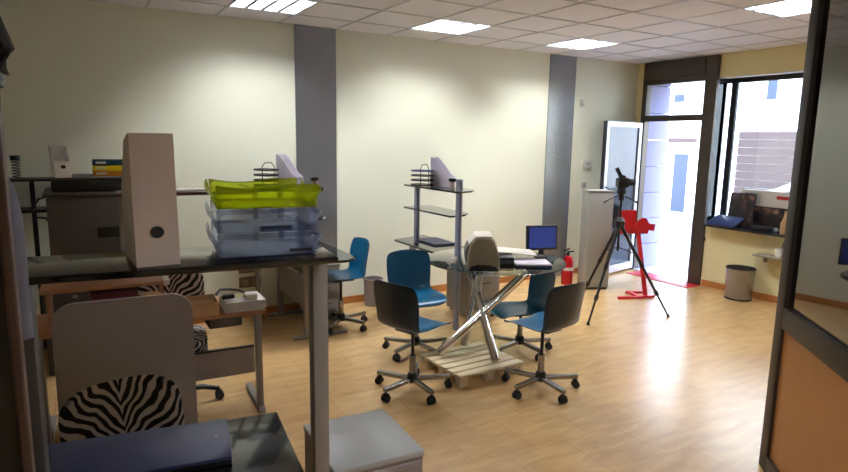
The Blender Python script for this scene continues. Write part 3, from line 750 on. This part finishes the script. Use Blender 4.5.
# grey cabinet by the door
gc = thing('cabinet', 'tall plain grey cabinet by the door, behind the tripod', 'cabinet', (5.46, 5.27, 0), R(-26))
MB().box(0, 0, .03, .31, .26, 1.23, bev=.004).build('carcass', M['gcab'], gc); MB().box(-.004, -.012, 1.23, .314, .26, 1.25, bev=.003).build('top', M['gcab'], gc)
MB().box(.006, -.014, .05, .304, 0, 1.22, bev=.003).build('door', M['gcab'], gc); MB().box(.01, .01, 0, .30, .25, .03).build('plinth', M['greyd'], gc, False)

# ================================================================== TRIPOD AND CAMERA
tp = thing('tripod', 'black photo tripod standing open on the floor in front of the door', 'tripod', (4.92, 4.33, 0))
ax = Vector((.03, 0, 1.0))
for (fx, fy) in ((4.93,4.83), (4.42,4.18), (5.40,3.98)):
    ft = Vector((fx-4.92, fy-4.33, .012)); mid = ax.lerp(ft, .45); m2 = ax.lerp(ft, .75)
    k = MB(); k.cyl(ax, mid, .020, .018, 12); k.cyl(mid, m2, .014, n=12); k.cyl(m2, ft, .010, n=12)
    for q in (mid, m2): k.cyl(q-(ft-ax).normalized()*.025, q+(ft-ax).normalized()*.025, .022, n=12)
    lo = k.build('leg', M['blackm'], tp)
    MB().cyl(ft-Vector((0,0,.012)), ft+Vector((0,0,.02)), .018, .012, 12).build('rubber_foot', M['rubber'], lo)
    br = MB().tube([Vector((.03,0,.74)), ax.lerp(ft, .33)], .006, 6).build('brace', M['blackm'], tp)
k = MB(); k.cyl((.03,0,.70), (.03,0,1.25), .013, n=14); k.build('centre_column', M['blackm'], tp)
k = MB(); k.lathe([(0,.95),(.05,.96),(.055,1.02),(.03,1.06),(0,1.06)], (.03,0), 20); k.build('crown', M['blackm'], tp)
k = MB(); k.cyl((.03,0,1.24), (.03,0,1.30), .03, n=16); k.box(-.005, -.035, 1.30, .065, .035, 1.36, bev=.008); k.box(-.02, -.03, 1.365, .08, .03, 1.375, bev=.003); k.build('pan_head', M['blackm'], tp)
k = MB(); k.tube([(.0,0,1.30), (-.10,.06,1.24), (-.14,.085,1.215)], [.007,.007,.014]); k.build('pan_handle', M['blackm'], tp)
k = MB(); k.tube([(.06,0,1.29), (.13,-.07,1.24), (.16,-.10,1.22)], [.007,.007,.013]); k.build('tilt_handle', M['blackm'], tp)
cm = thing('camera', 'black camera with upright viewfinder mounted on the tripod', 'camera', (4.95, 4.33, 1.376), R(-20))
MB().box(-.06, -.045, 0, .06, .045, .10, bev=.012).build('body', M['blackp'], cm)
MB().cyl((.055, 0, .05), (.13, 0, .05), .036, n=22).build('lens', M['blackm'], cm)
MB().cyl((-.01, 0, .095), (-.065, .02, .20), .022, n=16).build('viewfinder', M['blackp'], cm)
MB().box(-.03, -.03, .10, .02, .03, .125, bev=.006).build('flash_housing', M['blackp'], cm)

# red sign stand
rs = thing('display_stand', 'red metal display stand with camera shaped plate beside the tripod', 'display stand', (5.80, 4.72, 0), R(-20))
for a in ((-.20,.10,.13,.14), (-.17,-.12,.18,-.08)): pass
k = MB(); k.box(-.30, -.10, 0, .02, -.06, .03, bev=.004); k.box(-.05, -.02, 0, .0, .16, .03, bev=.004); k.box(-.07, .13, 0, .16, .17, .03, bev=.004); k.box(.05, -.05, 0, .20, -.01, .03, bev=.004); k.box(-.04, -.08, 0, .16, -.02, .028, bev=.004)
k.build('base', M['red'], rs)
k = MB(); k.prism([(.05,.028),(.10,.028),(-.06,.82),(-.11,.82)], -.055, -.025, 'y', bev=.004); k.build('post', M['red'], rs)
k = MB(); k.prism(rrect(-.34, .78, -.12, 1.06, .01), -.045, -.03, 'y'); k.build('plate', M['red'], rs)
cp = rrect(.0, .78, .17, .90, .03)
cps = [(x-.10, z) for x, z in [(-.06,.80),(-.02,.80),(-.02,.78),(.14,.78),(.15,.82),(.22,.81),(.23,.89),(.15,.90),(.13,.93),(.11,.96),(.07,.97),(.03,.95),(.0,.92),(-.02,.88),(-.06,.86)]]
MB().prism(cps, -.05, -.03, 'y').build('camera_plate', M['red'], rs)
k = MB(); k.box(-.17, -.044, .80, -.10, -.034, .84); k.build('bracket', M['red'], rs)

# ================================================================== WINDOW SILL THINGS
t = thing('laptop', 'dark blue laptop propped at a slant on the window sill beside the door', 'laptop', (7.02, 4.47, .8205), R(-6))
ml = Matrix.Translation((-.12, 0, 0)) @ Matrix.Rotation(R(-24), 4, 'Y')
MB().box(0, -.19, 0.002, .25, .19, .016, bev=.003, mtx=ml).build('base', M['blackp'], t); MB().box(0, -.19, .017, .25, .19, .030, bev=.003, mtx=ml).build('lid', M['bluelap'], t)
MB().box(.06, -.08, 0, .09, .08, .07, bev=.004).build('prop_foot', M['blackp'], t)
t = thing('picture_panel', 'dark portrait picture leaning on the sill at the window', 'picture', (7.20, 4.40, .8205), R(5))
mt = Matrix.Rotation(R(8), 4, 'Y')
MB().box(-.008, -.15, .0, .008, .16, .42, mtx=mt).build('frame', M['blackp'], t, False); MB().box(-.010, -.135, .015, -.008, .145, .405, mtx=mt).build('print', M['poster'], t, False)
t = thing('product_box', 'carton with white top band and red label standing in the shop window', 'box', (7.38, 4.16, .8205))
MB().box(-.05, -.36, 0, .06, .34, .46, bev=.003).build('carton', M['white'], t); MB().box(-.052, -.35, .01, -.05, .33, .27).build('photo_panel', M['poster'], t, False)
MB().box(-.053, -.30, .37, -.05, -.12, .41).build('red_label', M['red'], t, False); MB().box(-.053, .16, .40, -.05, .28, .425).build('grey_mark', M['grey'], t, False)
t = thing('brown_bottle', 'brown bottle shaped box at the partition end of the sill', 'bottle', (7.10, 3.78, .8205))
MB().lathe([(0,0),(.05,0),(.055,.12),(.03,.18),(.022,.24),(0,.24)], n=20).build('body', M['cardb'], t); MB().cyl((0,0,.24), (0,0,.265), .024, n=16).build('cap', M['board'], t)
t = thing('black_case', 'low black case on the sill in front of the carton', 'case', (7.08, 4.02, .8205))
MB().box(-.05, -.14, 0, .06, .12, .06, bev=.012).build('body', M['blackp'], t); MB().tube([(-.055,-.05,.03), (-.075,-.03,.035), (-.075,.03,.035), (-.055,.05,.03)], .006, 6).build('handle', M['blackm'], t)
k = MB(); k.tube([(6.90,4.66,.80), (6.895,4.66,.72), (6.90,4.655,.66)], .005, 6); k.cyl((6.90,4.655,.66), (6.90,4.655,.62), .014, n=10)
tag(k.build('hanging_cord', M['blackp']), 'short black cord hanging off the sill beside the door', 'cord')
t = thing('wall_shelf', 'small shelf on the yellow wall below the window sill', 'shelf', (WX-.10, 3.78, .545))
MB().box(-.09, -.25, 0, .10, .22, .018, bev=.003).build('board', M['beige'], t); MB().box(.04, -.2, -.08, .1, -.18, 0).build('bracket', M['grey'], t, False); MB().box(.04, .14, -.08, .1, .16, 0).build('bracket', M['grey'], t, False)
t = thing('white_jar', 'white jar with a dark pen on the small wall shelf', 'jar', (WX-.09, 3.74, .5635))
MB().lathe([(0,0),(.045,0),(.05,.10),(.045,.10),(.04,.01),(0,.01)], n=20).build('jar_body', M['white'], t); MB().cyl((.01,0,.02), (.03,-.02,.18), .006, n=8).build('pen', M['navy'], t)

# ================================================================== GLAZED PARTITION (right) AND DOOR JAMB (left)
gp = thing('glazed_partition', 'dark framed glass partition with an orange wood lower panel at the right edge', 'partition', (3.3593, 1.7554, 0), R(47.5))
# local -X runs toward the camera side
f = MB(); f.box(-.10, -.03, 0, 0, .03, 2.94, bev=.004); f.box(-1.5, -.03, 0, -1.4, .03, 2.94, bev=.004); f.box(-1.4, -.03, .85, -.10, .03, .97, bev=.004); f.box(-1.4, -.03, 0, -.10, .03, .10, bev=.004); f.box(-1.4, -.03, 2.86, -.10, .03, 2.94, bev=.004)
f.build('frame', M['frame_d'], gp)
MB().box(-1.4, -.012, .10, -.10, .012, .85).build('wood_panel', M['wood'], gp, False)
MB().box(-1.4, -.004, .97, -.10, .004, 2.86).build('glass_pane', M['smoke'], gp, False)
MB().box(-1.4, -.03, .97, -.10, -.02, .985).build('glazing_bead', M['alu'], gp, False)
sp2 = thing('storage_rack', 'dark upright rack seen dimly through the partition glass', 'rack', (4.55, 2.05, 0), R(10))
for x in (-.05, .7): MB().box(x, 0, 0, x+.10, .10, 2.2, bev=.004).build('post', M['frame_d'], sp2)
for z in (.5, 1.0, 1.5): MB().box(.05, 0, z, .7, .10, z+.04).build('rail', M['blackm'], sp2, False)

d2 = sroot('door_2')
struct('jamb', MB().box(-.30, .865, 0, -.082, .90, 2.3), M['darkwood'], d2); struct('edge_trim', MB().box(-.082, .86, 0, -.070, .90, 2.3, bev=.003), M['brown'], d2)
cs = thing('coat_stand', 'dark coat stand at the far left edge holding the grey jacket', 'coat stand', (-.32, 1.28, 0))
MB().cyl((0,0,.02), (0,0,2.02), .018, n=14).build('pole', M['blackm'], cs); MB().lathe([(0,0),(.18,0),(.18,.02),(.03,.035),(0,.035)], n=28).build('base', M['blackm'], cs)
for a in (0, 120, 240):
    hk = MB().tube([(0,0,1.9), (.07,0,1.9), (.10,0,1.93), (.10,0,1.96)], .008).build('hook', M['blackm'], cs); hk.rotation_euler = (0, 0, R(a+10))
jk = thing('jacket', 'grey blue jacket with a pale stripe hanging at the far left edge', 'jacket', (-.19, 1.26, 0))
k = MB(); rows = []
for j in range(13):
    u = j/12; z = 1.90-.42*u; hw = .05+.045*min(1, u*2.2)+.01*u
    rows.append([((hw*(1+.07*math.sin(5*a+3*u)))*math.cos(a), (.05+.02*u)*(1+.12*math.sin(7*a+u*4))*math.sin(a), z-(.03*math.cos(a) if j == 12 else 0)*-1*(1 if math.cos(a) < 0 else -.4)) for a in [2*math.pi*i/36 for i in range(37)]])
k.grid(rows); k.bm.verts.ensure_lookup_table()
bmesh.ops.remove_doubles(k.bm, verts=k.bm.verts[:], dist=.0005); bmesh.ops.holes_fill(k.bm, edges=k.bm.edges[:], sides=0)
k.build('cloth', M['jacket'], jk, True, 70)
MB().box(-.03, -.073, 1.79, .07, -.062, 1.803).build('stripe', M['lilac'], jk, False)
bg_ = thing('shoulder_bag', 'small black bag with an orange panel hung above the grey jacket', 'bag', (-.145, 1.25, 0))
MB().box(-.05, -.05, 1.905, .055, .04, 1.935, bev=.012).build('body', M['blackp'], bg_)
MB().box(-.04, -.045, 1.936, .05, .035, 1.96, bev=.008).build('panel', M['orange'], bg_)
MB().tube([(.05,0,1.93), (.06,0,1.97), (.045,0,2.02), (.0,0,2.04), (-.04,0,2.02), (-.04,0,1.96)], .014).build('strap', M['blackp'], bg_)
